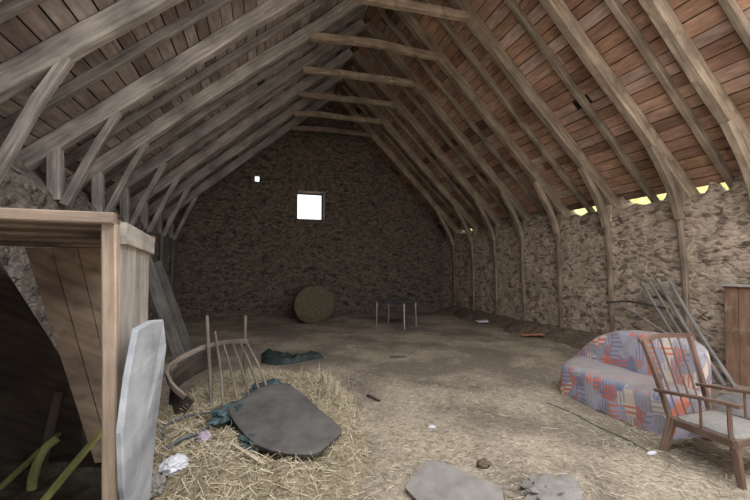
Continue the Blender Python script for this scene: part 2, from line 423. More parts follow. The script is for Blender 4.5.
RC, LC, LS = 8.87, 4.945, .873         # underside of the principal rafters: z = RC - x (right), z = LC + LS x (left)
RB, LB = RC+.2*1.4142, LC+.2/.7533      # underside of the boards
AX = (RB-LB)/(1+LS); AZ = RB-AX         # apex of the boards
def gable(name, y, out, holes, m):
    """wall with rectangular holes (x0,x1,z0,z1), trimmed to the roof"""
    bm = bm_new()
    xs = sorted(set([XL-.5+i*.12 for i in range(int((XR-XL+1)/.12)+2)]+[h[k] for h in holes for k in (0, 1)]))
    zs = sorted(set([-.1+i*.12 for i in range(62)]+[h[k] for h in holes for k in (2, 3)]))
    def thin(a, keep):
        r = [a[0]]
        for q in a[1:]:
            if q-r[-1] < .02:
                if q in keep: r[-1] = q
                continue
            r.append(q)
        return r
    xs = thin(xs, [h[k] for h in holes for k in (0, 1)]); zs = thin(zs, [h[k] for h in holes for k in (2, 3)])
    g = {}
    def vv(i, j):
        if (i, j) not in g:
            x, z = xs[i], zs[j]
            near = any(h[0]-.01 <= x <= h[1]+.01 and h[2]-.01 <= z <= h[3]+.01 for h in holes)
            k = 0 if near else .05*nz(x, 0, z, 1.4)+.03*nz(x, 4, z, 5)
            g[(i, j)] = bm.verts.new((x, y+k, z))
        return g[(i, j)]
    for i in range(len(xs)-1):
        for j in range(len(zs)-1):
            cx, cz = (xs[i]+xs[i+1])/2, (zs[j]+zs[j+1])/2
            if any(h[0] < cx < h[1] and h[2] < cz < h[3] for h in holes): continue
            bm.faces.new((vv(i, j), vv(i+1, j), vv(i+1, j+1), vv(i, j+1)))
    for no, co in (((1, 0, 1), (0, 0, RB+.03)), ((-LS, 0, 1), (0, 0, LB+.03))):
        bmesh.ops.bisect_plane(bm, geom=bm.verts[:]+bm.edges[:]+bm.faces[:], plane_co=co, plane_no=Vector(no).normalized(), clear_outer=True)
    r = bmesh.ops.extrude_face_region(bm, geom=bm.faces[:])
    for v in [e for e in r['geom'] if isinstance(e, bmesh.types.BMVert)]: v.co.y = y+out
    return struct(finish(name, bm, m))
gable('wall_back', Y1, .55, [(1.06, 1.95, 3.06, 3.98), (-.25, -.11, 4.18, 4.46)], 'rockshade')
DOOR = (-.4, 3.9, -.05, 3.0)
gable('wall_front', Y0, -.5, [DOOR], 'rock')
# timber frame round the window opening
bm = bm_new(); yw = Y1+.45
for a, b in (((1.04, 3.08), (1.97, 3.08)), ((1.04, 3.96), (1.97, 3.96))): beam(bm, [(a[0], yw, a[1]), (b[0], yw, b[1])], .08, .05, jit=0)
for x in (1.08, 1.93): beam(bm, [(x, yw, 3.06), (x, yw, 3.98)], .05, .08, up=(0, 1, 0), jit=0)
struct(finish('window_1', bm, 'darkplank'))

# ------------------------------------------------------------------ roof boards
YR = 1.2        # roof left off in front of this, an opening added to let light in
def roof(name, right, m):
    bm = bm_new(); cl = bm.loops.layers.float_color.new('Col'); rr = random.Random(11 if right else 23)
    d = Vector((1, 0, -1)).normalized() if right else Vector((-1, 0, -LS)).normalized()
    nrm = Vector((1, 0, 1)).normalized() if right else Vector((-LS, 0, 1)).normalized()
    L = ((6.42-AX)*1.4142 if right else (AX+2.8)/.7533)
    w = .185 if right else .2; s = 0.0
    while s < L:
        ww = min(w*rr.uniform(.85, 1.15), L-s); y = YR+rr.uniform(-.8, 0)
        while y < Y1+.3:
            ln = rr.choice([1.2, 2.4, 2.4, 3.6, 1.8]); a = max(y, YR); b = min(y+ln, Y1+.5); y += ln
            if b-a < .05: continue
            lift = rr.uniform(0, .012); tilt = rr.uniform(-.008, .012); g = (.009 if right else .012)+rr.uniform(0, .009)
            if rr.random() < .03: a += rr.uniform(.15, .3)       # a short gap where a board end has broken off
            if b-a < .05: continue
            cv = rr.random()**.9; cv = .16+.84*cv
            if rr.random() < .07: cv = rr.uniform(0, .15)
            A = V(AX, 0, AZ)
            vs = []
            for (ds, dn) in ((s+g/2, lift), (s+ww-g/2, lift+tilt), (s+ww-g/2, lift+tilt+.022), (s+g/2, lift+.022)):
                for yy in (a+.003, b-.003):
                    p = A+d*ds+nrm*dn; vs.append(bm.verts.new((p.x, yy, p.z)))
            for q in ((0, 1, 3, 2), (2, 3, 5, 4), (4, 5, 7, 6), (6, 7, 1, 0), (0, 2, 4, 6), (1, 7, 5, 3)):
                f = bm.faces.new([vs[k] for k in q])
                for lp in f.loops: lp[cl] = (cv, cv, cv, 1)
        s += ww
    struct(finish(name, bm, m, smooth=False))
    bm = bm_new()       # the weathertight covering above the boards
    P = [V(AX, 0, AZ)+nrm*.05-d*.06, V(AX, 0, AZ)+nrm*.05+d*L, V(AX, 0, AZ)+nrm*.14+d*(L+.02), V(AX, 0, AZ)+nrm*.14-d*.1]
    vs = [[bm.verts.new((p.x, yy, p.z)) for p in P] for yy in (YR-.05, Y1+.6)]
    for k in range(4): bm.faces.new((vs[0][k], vs[0][(k+1) % 4], vs[1][(k+1) % 4], vs[1][k]))
    bm.faces.new(vs[0]); bm.faces.new(vs[1])
    struct(finish(name.replace('ceiling', 'roof_covering'), bm, 'cover', smooth=False))
roof('ceiling_right', True, 'boards_r')
roof('ceiling_left', False, 'boards_l')

# ------------------------------------------------------------------ trusses
TR = [3.09, 4.04, 5.3, 6.5, 7.65, 8.8, 9.95, 11.1]
ORD = ['nearest', 'second', 'third', 'fourth', 'fifth', 'sixth', 'seventh', 'farthest']
nR = Vector((1, 0, 1)).normalized(); nL = Vector((-LS, 0, 1)).normalized()
apz = (RC-LC)/(1+LS); APX = apz; APZ = RC-APX
for i, y in enumerate(TR):
    r = empty('roof_truss', (APX, y, 0))
    lab = {0: 'nearest roof truss, grey timber, its strut at the right edge of the photo',
           1: 'second roof truss from the camera, thick pale rafter and bent strut at upper left',
           2: 'third roof truss from the camera, its collar beam cut by the photo top edge'}.get(i)
    if not lab: lab = ORD[i]+(' roof truss from the camera, rough grey timber with collar beam and struts' if i < 7 else ' roof truss, grey timber, close to the gable with the window')
    tag(r, lab, 'roof truss', 'roof trusses of rough timber')
    wd = .15
    up = (0, 1, 0)
    def P(x, z, n, d): return V(x, y, z)+n*d
    a = P(6.42, RC-6.42, nR, .1); b = P(APX-.02, RC-APX+.02, nR, .1)
    bm = bm_new(); beam(bm, [a, b], .2, wd, up, .009, .3, bend=.035); finish('rafter', bm, 'warmlit', r)
    a = P(-2.72, LC-LS*2.72, nL, .1); b = P(APX+.02, LC+LS*(APX+.02), nL, .1)
    bm = bm_new(); beam(bm, [a, b], .2, wd*1.05, up, .009, .3, bend=.035); finish('rafter', bm, 'timber', r)
    dz = rnd.uniform(-.02, .02)
    bm = bm_new(); beam(bm, [V(.76, y-.02, 5.62+dz), V(1.9, y, 5.7+dz), V(3.26, y-.02, 5.68)], .12, .13, (0, 0, 1), .007, .25, bend=.05); finish('collar_beam', bm, 'warmlit', r)
    j = rnd.uniform(-.03, .03)
    bm = bm_new(); beam(bm, [V(5.56, y-.01, 3.33), V(5.80+j*.5, y-.03, 2.92), V(5.99, y-.02, 2.58), V(6.12, y, 2.25)], .105, .11, up, .006, .15); finish('strut', bm, 'warmlit', r)
    bm = bm_new(); beam(bm, [V(-1.75, y, 3.44), V(-1.95+j*.5, y-.02, 3.0), V(-2.12, y, 2.62), V(-2.27, y, 2.25)], .09, .095, up, .006, .15); finish('strut', bm, 'timber', r)
    bm = bm_new(); beam(bm, [V(6.24, y+.02, 2.35), V(6.27, y+.02, RC-6.27+.06)], .13, .13, up, .004, .15); finish('ashlar_post', bm, 'warmlit', r)
    bm = bm_new(); beam(bm, [V(-2.36, y, 2.3), V(-2.39, y, LC-LS*2.39+.06)], .14, .14, up, .005, .15); finish('ashlar_post', bm, 'timber', r)
    bm = bm_new(); beam(bm, [V(6.13, y, 2.3), V(6.16, y+rnd.uniform(-.04, .04), 1.2), V(6.175, y, -.03)], .07, .065, up, .007, .25, bend=.02); finish('wall_post', bm, 'wallpost', r)
    if i < 3: continue
    bm = bm_new(); beam(bm, [V(-2.29, y, 2.36), V(-2.30, y, 1.2), V(-2.32, y, -.03)], .07, .08, up, .007, .25); finish('wall_post', bm, 'darkplank', r)

def place_between(y):
    k = [i for i, t in enumerate(TR) if t > y]
    if not k: return 'beyond the farthest roof truss'
    if k[0] == 0: return 'in front of the nearest roof truss'
    return 'between the %s and %s roof trusses' % (ORD[k[0]-1], ORD[k[0]])
for side, ys in (('right', [2.55, 3.5, 4.62, 5.9, 7.1, 8.2, 9.4, 10.5]), ('left', [3.45, 4.68, 5.9, 7.1, 8.2, 9.4, 10.5])):
    for y in ys:
        bm = bm_new(); y2 = y+rnd.uniform(-.06, .06)
        if side == 'right': pts = [V(6.4, y, RC-6.4)+nR*.15, V(APX+.02, y2, RC-APX-.02)+nR*.15]
        else: pts = [V(-2.74, y, LC-LS*2.74)+nL*.15, V(APX-.02, y2, LC+LS*(APX-.02))+nL*.15]
        beam(bm, pts, .105, .085, (0, 1, 0), .006, .3, bend=.03)
        o = finish('common_rafter', bm, 'thinwarmlit' if side == 'right' else 'thin')
        tag(o, 'thin %s common rafter on the %s roof slope, %s' % ('warm-lit' if side == 'right' else 'grey', side, place_between(y)), 'rafter', 'thin common rafters')

# ------------------------------------------------------------------ the wooden stall, front left
st = empty('animal_stall', (-1.4, 2.4, 0))
tag(st, 'pale wooden stall with plank top and boarded side at the left edge', 'stall')
bm = bm_new()
for k, (ya, yb) in enumerate(((1.97, 2.25), (2.26, 2.55), (2.56, 2.86), (2.87, 3.16), (3.17, 3.42))):
    beam(bm, [V(-2.3, (ya+yb)/2, 1.75-.016*k), V(-.70 if k < 3 else -.94, (ya+yb)/2, 1.724-.016*k)], yb-ya, .035, (0, 0, 1), .004, .3)
finish('plank_top', bm, 'brownboard', st)
bm = bm_new(); beam(bm, [V(-2.3, 1.965, 1.742), V(-.645, 1.965, 1.722)], .05, .052, (0, 0, 1), .004, .3); finish('front_rail', bm, 'stall', st)
bm = bm_new(); beam(bm, [V(-.672, 1.99, 1.70), V(-.645, 1.99, .85), V(-.62, 1.99, -.02)], .06, .06, (0, 1, 0), .004, .3); finish('corner_post', bm, 'stall', st)
bm = bm_new(); beam(bm, [V(-.74, 2.72, 1.68), V(-.73, 2.72, -.02)], .06, .06, (0, 1, 0), .004, .3); finish('corner_post', bm, 'stallgrey', st)
bm = bm_new()
ys = [2.04, 2.18, 2.33, 2.47, 2.6, 2.73]
for k in range(5):
    x = -.665-.012*k
    beam(bm, [V(x, (ys[k]+ys[k+1])/2, 1.66), V(x+.01, (ys[k]+ys[k+1])/2, .8), V(x+.02, (ys[k]+ys[k+1])/2, -.02)], .024+.004*(k % 2), ys[k+1]-ys[k]-.008, (0, 1, 0), .003, .3)
finish('side_boards', bm, 'stallgrey', st)
bm = bm_new(); beam(bm, [V(-.635, 2.04, 1.665), V(-.70, 2.78, 1.64)], .03, .105, (0, 0, 1), .003, .2); finish('side_rail', bm, 'stallgrey', st)
bm = bm_new()
for k in range(6):
    x = -2.2+.27*k
    if x > -1.75: continue
    beam(bm, [V(x, 2.72, -.02), V(x, 2.72, .55)], .25, .025, (0, 1, 0), .003, .3)
bm.free()

# brown board leaning at the back of the stall, boards and added dark litter inside it
bm = bm_new()
for k in range(3):
    t0, t1 = V(-1.66+.163*k, 3.36, 1.64), V(-1.66+.163*(k+1)-.006, 3.36, 1.64)
    b0, b1 = V(-1.12+.105*k, 3.2, .1), V(-1.12+.105*(k+1)-.006, 3.2, .1)
    q = [t0, t1, b1, b0]; dn = V(0, -.025, .006)*(1+.2*(k % 2))
    P_ = [t0.lerp(b0, s/4) for s in range(5)]+[t1.lerp(b1, s/4) for s in range(4, -1, -1)]
    prism(bm, P_, dn)
o = finish('brown_board', bm, 'brownboard', None, smooth=False); tag(o, 'stained brown board panel leaning inside the wooden stall', 'board')
def plank(name, a, b, w, t, m, label, cat='plank', up=(0, 0, 1), bend=0.0, group=None):
    bm = bm_new(); beam(bm, [V(*a), V(*b)], w, t, up, .003, .25, bend=bend)
    return tag(finish(name, bm, m), label, cat, group)
def gpt(x, y, dz): return (x, y, gz(x, y)+dz)
plank('green_strip', (-1.63, 2.86, .03), (-1.40, 3.78, .32), .04, .02, 'greendull', 'long thin dull green slat sloping up across the stall floor', 'slat')
plank('green_strip', (-1.26, 2.75, .06), (-1.0, 2.97, .42), .055, .02, 'green', 'yellow-green painted slat standing against the stall post', 'slat')
plank('wooden_plank', (-1.50, 3.32, .05), (-1.40, 3.30, .6), .06, .02, 'darkbrown', 'narrow brown plank standing upright behind the green slats', 'plank', (0, 1, 0))
bm = bm_new(); tube(bm, [V(-1.36, 2.92, .03), V(-1.42, 3.05, .12), V(-1.42, 3.16, .24), V(-1.36, 3.2, .3)], .028, 8, 5)
tag(finish('bent_strap', bm, 'greendull'), 'short curved yellow-green strap on the stall floor', 'strap')
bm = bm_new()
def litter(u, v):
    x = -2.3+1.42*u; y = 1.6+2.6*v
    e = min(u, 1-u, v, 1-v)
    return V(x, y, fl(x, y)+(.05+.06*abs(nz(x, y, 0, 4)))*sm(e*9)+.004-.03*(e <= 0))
grid(bm, 40, 60, litter)  # dark cover added over the stall floor in place of its shade
tag(finish('shade_litter', bm, 'shadelitter'), 'litter on the stall floor, darkened for the shade inside', 'litter', kind='stuff')

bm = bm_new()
prism(bm, [V(-2.28, 3.62, 1.60), V(-2.0, 3.62, 1.60), V(-1.86, 3.60, 1.36), V(-1.60, 3.56, .93), V(-1.34, 3.5, .49), V(-1.32, 3.46, .03), V(-2.28, 3.46, .03)], (0, .035, 0))  # dark sheet added, shaped along the edge of the shadow behind it
tag(finish('shadow_board', bm, 'darkbrown', None, smooth=False), 'added dark board cut to the slanting shadow in the stall corner', 'board')
# white board standing against the stall side
bm = bm_new()
O_ = [(-.57, 1.95, 1.22), (-.57, 2.2, 1.225), (-.57, 2.42, 1.2), (-.555, 2.44, 1.05), (-.59, 2.42, .58), (-.61, 2.42, .3), (-.62, 2.38, .02), (-.60, 2.08, .0), (-.58, 1.97, .32), (-.585, 1.88, .55), (-.59, 1.85, .8), (-.585, 1.9, 1.02)]
prism(bm, [(a+.032, b, c) for a, b, c in O_], (-.028, .0, 0), [(0, .012), (.2, 0), (.8, 0), (1, .012)])
tag(finish('painted_board', bm, 'white', None, smooth=False), 'white painted board standing on edge against the stall side', 'board')

# two dark planks leaning on the left wall beyond the stall
plank('leaning_plank', (-1.16, 6.42, .0), (-1.72, 6.36, 1.74), .17, .03, 'darkplank', 'dark grey plank leaning behind the stall, the nearer of two', 'plank', (0, 1, 0), group='dark planks behind the stall')
plank('leaning_plank', (-1.2, 7.3, .0), (-1.75, 7.25, 1.6), .16, .03, 'darkplank', 'dark grey plank leaning behind the stall, the farther of two', 'plank', (0, 1, 0), group='dark planks behind the stall')

# ------------------------------------------------------------------ hay
bm = bm_new()
def hay(u, v):
    x = -1.25+2.7*u; y = 1.5+4.6*v; h = mound(x, y)
    return V(x, y, fl(x, y)+(h if h > .012 else -.02+h))
grid(bm, 90, 140, hay)
tag(finish('hay_heap', bm, 'hay'), 'low heap of loose hay spread beside the stall', 'hay', kind='stuff')

def strands(name, n, pick, lo, hi, m, rise, r0=.0022, seed=1):
    rr = random.Random(seed); vs = []; fs = []; cs = []
    for _ in range(n):
        p = pick(rr)
        if p is None: continue
        x, y = p; a = rr.uniform(0, math.tau); L = rr.uniform(lo, hi); e = rr.gauss(0, rise)+rise*.4
        d = V(math.cos(a)*math.cos(e), math.sin(a)*math.cos(e), math.sin(e)); side = V(-math.sin(a), math.cos(a), 0); upv = side.cross(d)*-1
        c0 = V(x, y, gz(x, y)+.006+abs(math.sin(e))*L*.3); cv = rr.random(); r = r0*rr.uniform(.7, 1.5)
        cur = rr.uniform(-.15, .15)*L; b = len(vs)
        for t in (-.5, 0, .5):
            c = c0+d*(L*t)+side*(cur*(1-4*t*t)*.5)
            for k in range(3):
                an = k*2.094; vs.append(c+side*(r*math.cos(an))+upv*(r*math.sin(an)))
        for s in (0, 3):
            for k in range(3):
                k2 = (k+1) % 3; fs.append((b+s+k, b+s+k2, b+s+3+k2, b+s+3+k))
        cs += [cv]*9
    org = V(0, 0, 0)
    me = bpy.data.meshes.new(name); me.from_pydata([v-org for v in vs], [], fs)
    at = me.color_attributes.new('Col', 'FLOAT_COLOR', 'POINT')
    buf = []
    for c in cs: buf += [c, c, c, 1]
    at.data.foreach_set('color', buf)
    me.materials.append(M[m]); o = bpy.data.objects.new(name, me); COL.objects.link(o); ROOTS.append(o)
    return o
def pk_hay(rr):
    x = rr.uniform(-1.15, 1.25); y = rr.uniform(2.0, 5.8)
    if mound(x, y) < .02+rr.random()*.05: return None
    if x < -.55 and y < 2.8 and rr.random() > .25: return None
    if -.78 < x < -.55 and y < 2.8: return None
    return x, y
o = strands('hay_stalks', 14000, pk_hay, .05, .17, 'straw', .38, .0018, 3)
tag(o, 'loose hay stalks sticking out of the heap by the stall', 'hay', kind='stuff')
def pk_tuft(rr):
    x = rr.gauss(.72, .13); y = rr.gauss(3.95, .26)
    return (x, y)
o = strands('hay_tuft', 900, pk_tuft, .08, .22, 'straw', .75, .0018, 5)
tag(o, 'bright tuft of hay at the right edge of the heap', 'hay', kind='stuff')
def pk_floor(rr):
    y = 1.7+abs(rr.gauss(0, 1.6)); x = rr.uniform(-.5, 5.9)
    if y > 8: return None
    if nz(x, y, 2, .9)+.35*(3.2-y)/2 < rr.uniform(-.6, .35): return None
    return x, y
o = strands('floor_straw', 15000, pk_floor, .02, .09, 'chaff', .1, .0016, 9)
tag(o, 'chopped straw strewn over the barn floor', 'straw', kind='stuff')

# ------------------------------------------------------------------ things on the heap
SL = [(-.25, 3.36, .3), (-.12, 3.49, .335), (.07, 3.67, .37), (.25, 3.62, .36), (.36, 3.45, .335), (.5, 3.14, .265), (.6, 2.98, .21), (.61, 2.88, .185), (.48, 2.76, .165), (.36, 2.68, .155), (.17, 2.72, .175), (-.01, 2.83, .21), (-.14, 3.04, .25)]
bm = bm_new(); ol = closed_smooth([V(*p)+V(0, 0, .04) for p in SL], 4)
prism(bm, ol, (.0, .018, -.04), [(0, .05), (0.02, .02), (.2, 0), (.8, 0), (1, .02)])
for v in bm.verts: v.co.z += .02*nz(v.co.x, v.co.y, 0, 3)
tag(finish('grey_slab', bm, 'slab'), 'dark grey flat slab with rounded corners tilted on the hay', 'slab')

ch = empty('broken_chair', (-.35, 4.1, 0))
tag(ch, 'broken stick-back wooden chair lying half buried in the hay', 'chair')
bm = bm_new(); beam(bm, [V(-.64, 3.72, .34), V(-.78, 3.79, .46), V(-.82, 3.95, .57), V(-.67, 4.15, .645), V(-.53, 4.25, .68), V(-.35, 4.3, .70), V(-.13, 4.3, .695)], .028, .045, (0, 0, 1), .002, .12)
finish('crest_rail', bm, 'oldchair', ch)
for a, b, rad in (((-.47, 4.35, .81), (-.31, 3.62, .26), .013), ((-.38, 4.28, .69), (-.19, 3.6, .29), .013), ((-.29, 4.29, .69), (-.09, 3.61, .315), .014), ((-.21, 4.29, .69), (.0, 3.66, .335), .014), ((-.14, 4.29, .68), (.07, 3.69, .35), .014)):
    bm = bm_new(); tube(bm, [V(*a), (V(*a)+V(*b))/2+V(.008, 0, .01), V(*b)], lambda t, q=rad: q*(1-.25*abs(2*t-1)), 8, 5); finish('spindle', bm, 'oldchair', ch)
for a, b in (((-.56, 4.4, .97), (-.42, 3.76, .14)), ((-.165, 4.33, .97), (-.165, 4.36, .16))):
    bm = bm_new(); tube(bm, [V(*a), V(*b)], .017, 8, 6); finish('back_post', bm, 'oldchair', ch)
bm = bm_new(); beam(bm, [V(-.62, 3.74, .22), V(-.75, 3.81, .33), V(-.79, 3.96, .43), V(-.66, 4.16, .50), V(-.54, 4.25, .54), V(-.44, 4.29, .56)], .02, .2, (0, 0, 1), .002, .1)  # dark panel added to fill the shaded gap under the rail
finish('gap_shade_panel', bm, 'darkbrown', ch)

def lump(name, c, size, m, label, cat, seed, amp=.3, rotz=0.0, freq=2.2, sub=4):
    bm = bm_new(); crumple(bm, (0, 0, 0), size, seed, amp, sub, freq)
    bmesh.ops.rotate(bm, verts=bm.verts[:], matrix=Matrix.Rotation(rotz, 3, 'Z'))
    bmesh.ops.translate(bm, verts=bm.verts[:], vec=V(*c))
    return tag(finish(name, bm, m), label, cat)
lump('plastic_sheeting', (-.17, 3.42, .27), (.2, .11, .07), 'teal', 'crumpled teal plastic sheeting at the left edge of the grey slab', 'plastic sheet', 3, .45, .6)
lump('plastic_sheeting', (.1, 3.86, .27), (.17, .13, .09), 'teal', 'crumpled teal plastic sheeting behind the grey slab under the spindles', 'plastic sheet', 8, .45, .3)
lump('plastic_sheeting', (-.06, 2.98, .205), (.13, .07, .05), 'teal', 'scrap of teal plastic below the near edge of the grey slab', 'plastic sheet', 5, .45, -.9)
bm = bm_new()
def tp(u, v):
    x = -.02+1.05*u; yc = 6.55-.35*math.sin(u*3)-.1*u; y = yc+(v-.5)*(.55+.25*math.sin(u*5+1))
    e = sm(min(u, 1-u, v, 1-v)*7)
    return V(x, y, fl(x, y)-.01+e*(.09+.07*abs(nz(x, y, 1, 5))+.04*nz(x, y, 6, 11)))
grid(bm, 50, 34, tp)
tag(finish('crumpled_tarpaulin', bm, 'tarp'), 'dark green tarpaulin crumpled on the floor beyond the heap', 'tarpaulin')
bm = bm_new(); H_ = [(-.70, 3.30), (-.76, 3.46), (-.74, 3.62), (-.71, 3.67), (-.54, 3.64), (-.39, 3.52), (-.37, 3.4), (-.45, 3.29), (-.56, 3.2), (-.66, 3.12)]
tube(bm, [V(x, y, gz(x, y)+.035) for x, y in H_], .009, 8, 5)
tag(finish('rubber_hose', bm, 'hose'), 'blue-grey rubber hose curving over the hay by the white board', 'hose')
bm = bm_new(); tube(bm, [V(*gpt(x, y, .02)) for x, y in ((-.66, 3.05), (-.55, 3.16), (-.44, 3.3), (-.38, 3.42))], .009, 8, 5)
tag(finish('grey_rope', bm, 'stick'), 'short pale rope end running into the blue-grey hose', 'rope')
lump('plastic_bag', gpt(-.53, 2.78, .03), (.075, .06, .05), 'bag', 'white crumpled plastic bag on the near side of the hay', 'bag', 12, .3)
lump('cloth_rag', gpt(-.40, 3.15, .025), (.045, .07, .035), 'mauve', 'mauve crumpled rag on the hay behind the white bag', 'rag', 15, .35)
lump('paper_scrap', gpt(-.62, 2.68, .03), (.05, .08, .05), 'greysheet', 'crumpled beige scrap on the hay beside the white board', 'scrap', 21, .4)
plank('flat_stick', gpt(-.2, 2.87, .035), gpt(.03, 2.64, .035), .03, .012, 'stick', 'pale flat stick lying on the hay in front of the grey slab', 'stick')

# ------------------------------------------------------------------ sofa
sf = empty('sofa', (3.75, 3.05, 0))
tag(sf, 'low sofa with red and blue patchwork cover on the straw floor', 'sofa')
bm = bm_new()
corner = [V(3.40, 3.62, 0), V(3.41, 3.0, 0), V(3.42, 2.40, 0), V(3.70, 2.38, 0), V(3.98, 2.42, 0), V(3.99, 3.2, 0), V(3.98, 3.94, 0), V(3.66, 3.8, 0)]
ol = []
for a, b in zip(corner, corner[1:]+corner[:1]):
    n = 14
    for k in range(n): ol.append(a.lerp(b, k/n))
for _ in range(3): ol = [(ol[i-1]+2*p+ol[(i+1) % len(ol)])/4 for i, p in enumerate(ol)]
cen = V(3.68, 3.02, 0); rings = []
for z, ins in ((.0, -.015), (.06, -.02), (.14, -.005), (.22, .0), (.29, .0), (.325, .012), (.35, .04), (.365, .10), (.37, .2)):
    rg = []
    for i, p in enumerate(ol):
        d = (p-cen).normalized(); fold = .012*math.sin(i*.9+2*nz(i*.2, z, 0))*(1-z/.3) if z < .3 else 0
        zz = z+(.02*(nz(i*.13, 0, 2)) if z == 0 else 0)+.012*nz(p.x, p.y, 0, 4)*(z > .3)
        q = p-d*(ins-fold); rg.append(bm.verts.new((q.x, q.y, max(zz, .0))))
    rings.append(rg)
for a, b in zip(rings, rings[1:]):
    for i in range(len(a)): bm.faces.new((a[i], a[(i+1) % len(a)], b[(i+1) % len(a)], b[i]))
c = bm.verts.new((3.72, 3.05, .372))
for i in range(len(rings[-1])): bm.faces.new((rings[-1][i], rings[-1][(i+1) % len(ol)], c))
bm.faces.new(rings[0])
finish('seat', bm, 'sofa', sf)
bm = bm_new()
BP = [(3.99, .12), (3.98, .28), (3.86, .42), (3.7, .58), (3.45, .725), (3.2, .785), (2.9, .80), (2.62, .78), (2.49, .70), (2.45, .5), (2.46, .25), (2.5, .12), (3.2, .1)]
ol = closed_smooth([V(3.90, y, z) for y, z in BP], 6)
L_ = [(0, .05), (.06, .022), (.2, .005), (.45, 0), (.75, .006), (.93, .03), (1, .07)]
prism(bm, ol, (.24, .03, 0), L_)
for v in bm.verts:
    v.co.x += .10*(v.co.z-.3)+.02*nz(v.co.x, v.co.y, v.co.z, 4); v.co.z += .01*nz(v.co.y, 0, 0, 6)
finish('backrest', bm, 'sofa', sf)

# ------------------------------------------------------------------ armchair
ac = empty('armchair', (3.4, 2.0, 0))
tag(ac, 'worn brown wooden armchair with spindle back and grey seat pad', 'armchair')
def part(name, pts, w, h, up, m='chair', jit=.0015, parent=None, taper=None):
    bm = bm_new(); beam(bm, [V(*p) for p in pts], w, h, up, jit, .12, taper=taper); return finish(name, bm, m, parent or ac)
JL, JR, FL, FR = (3.2, 2.23, .255), (3.69, 2.25, .255), (3.1, 1.75, .295), (3.62, 1.77, .295)
part('leg', [(3.155, 2.27, -.005), (3.2, 2.22, .29)], .045, .045, (0, 1, 0), taper=1.25)
part('leg', [(3.74, 2.29, -.005), (3.69, 2.24, .29)], .045, .045, (0, 1, 0), taper=1.25)
part('leg', [(3.145, 1.745, -.005), (3.115, 1.765, .31)], .034, .036, (0, 1, 0), taper=1.4)
part('leg', [(3.64, 1.765, -.005), (3.61, 1.785, .31)], .034, .036, (0, 1, 0), taper=1.4)
part('seat_rail', [JL, FL], .03, .055, (0, 0, 1)); part('seat_rail', [JR, FR], .03, .055, (0, 0, 1))
part('seat_rail', [FL, FR], .03, .05, (0, 0, 1)); part('seat_rail', [JL, JR], .03, .05, (0, 0, 1))
bm = bm_new()
ol = closed_smooth([V(3.225, 2.2, .265), V(3.45, 2.21, .265), V(3.665, 2.21, .265), V(3.64, 2.0, .285), V(3.59, 1.77, .305), V(3.35, 1.755, .305), V(3.135, 1.77, .305), V(3.175, 2.0, .285)], 4)
prism(bm, ol, (0, 0, .04), [(0, .02), (.3, 0), (.7, .004), (1, .04)])
p = finish('seat_pad', bm, 'pad', ac); p['label'] = 'grey woven seat pad'
for a, mid, b in (((3.2, 2.235, .25), (3.205, 2.33, .55), (3.21, 2.455, .865)), ((3.69, 2.25, .25), (3.735, 2.34, .55), (3.785, 2.45, .865))):
    part('back_post', [a, mid, b], .038, .038, (0, 1, 0))
part('top_rail', [(3.17, 2.455, .862), (3.48, 2.485, .885), (3.82, 2.45, .868)], .026, .04, (0, 0, 1))
for k in range(4):
    t = (k+1)/5; bm = bm_new()
    a = V(*JL).lerp(V(*JR), t)+V(0, 0, .01); b = V(3.21, 2.468, .87).lerp(V(3.785, 2.468, .87), t)+V(0, .008, .0)
    tube(bm, [a, (a+b)/2+V(0, .0, -.0), b], .0075, 8, 5); finish('back_spindle', bm, 'chair', ac)
for sx, xf in ((0, 0), (.5, .5)):
    bm = bm_new(); beam(bm, [V(3.175+sx, 2.33, .475), V(3.13+sx, 2.08, .515), V(3.115+sx, 1.86, .548), V(3.115+sx, 1.715, .553)], .042, .024, (0, 0, 1), .001, .08); finish('armrest', bm, 'chair', ac)
    bm = bm_new(); tube(bm, [V(3.105+sx, 1.775, .29), V(3.115+sx, 1.785, .55)], lambda t: .0165-.004*abs(2*t-1), 8, 6); finish('arm_post', bm, 'chair', ac)
    bm = bm_new(); tube(bm, [V(3.145+sx, 1.98, .28), V(3.125+sx, 1.97, .53)], .009, 8, 6); finish('arm_spindle', bm, 'chair', ac)

lump('slumped_sack', (4.33, 2.36, .12), (.2, .26, .15), 'sack', 'grey sack slumped on the floor behind the armchair', 'sack', 31, .18, .2, 1.6)

# ------------------------------------------------------------------ leaning things, right wall
dr = empty('plank_door', (5.95, 3.2, 0))
tag(dr, 'reddish brown plank door leaning against the right stone wall', 'door')
bm = bm_new(); 
for k in range(5):
    ya, yb = 3.47-.155*k, 3.47-.155*(k+1)+.008
    sh = .03
    a, b = V(5.86, (ya+yb)/2-.1, .0), V(6.08, (ya+yb)/2, 1.24)
    beam(bm, [a, b], .028, ya-yb, (0, 1, 0), .002, .3)
finish('boards', bm, 'door', dr, smooth=False)
bm = bm_new(); beam(bm, [V(6.05, 3.52, 1.262), V(6.05, 2.66, 1.262)], .06, .035, (0, 0, 1), .002, .2)
p = finish('top_rail', bm, 'pole', dr); p['label'] = 'grey top rail'
PO = [((5.98, 4.56, 1.26), (5.60, 3.46, .0), .024, 'grey pole leaning behind the sofa, leftmost of the four'),
      ((6.0, 4.44, 1.29), (5.62, 3.36, .0), .02, 'grey pole leaning behind the sofa, second from the left'),
      ((6.01, 4.32, 1.31), (5.64, 3.26, .0), .026, 'grey pole leaning behind the sofa, tallest, second from the plank door'),
      ((6.02, 4.14, 1.28), (5.66, 3.16, .0), .024, 'grey pole leaning behind the sofa, nearest to the plank door')]
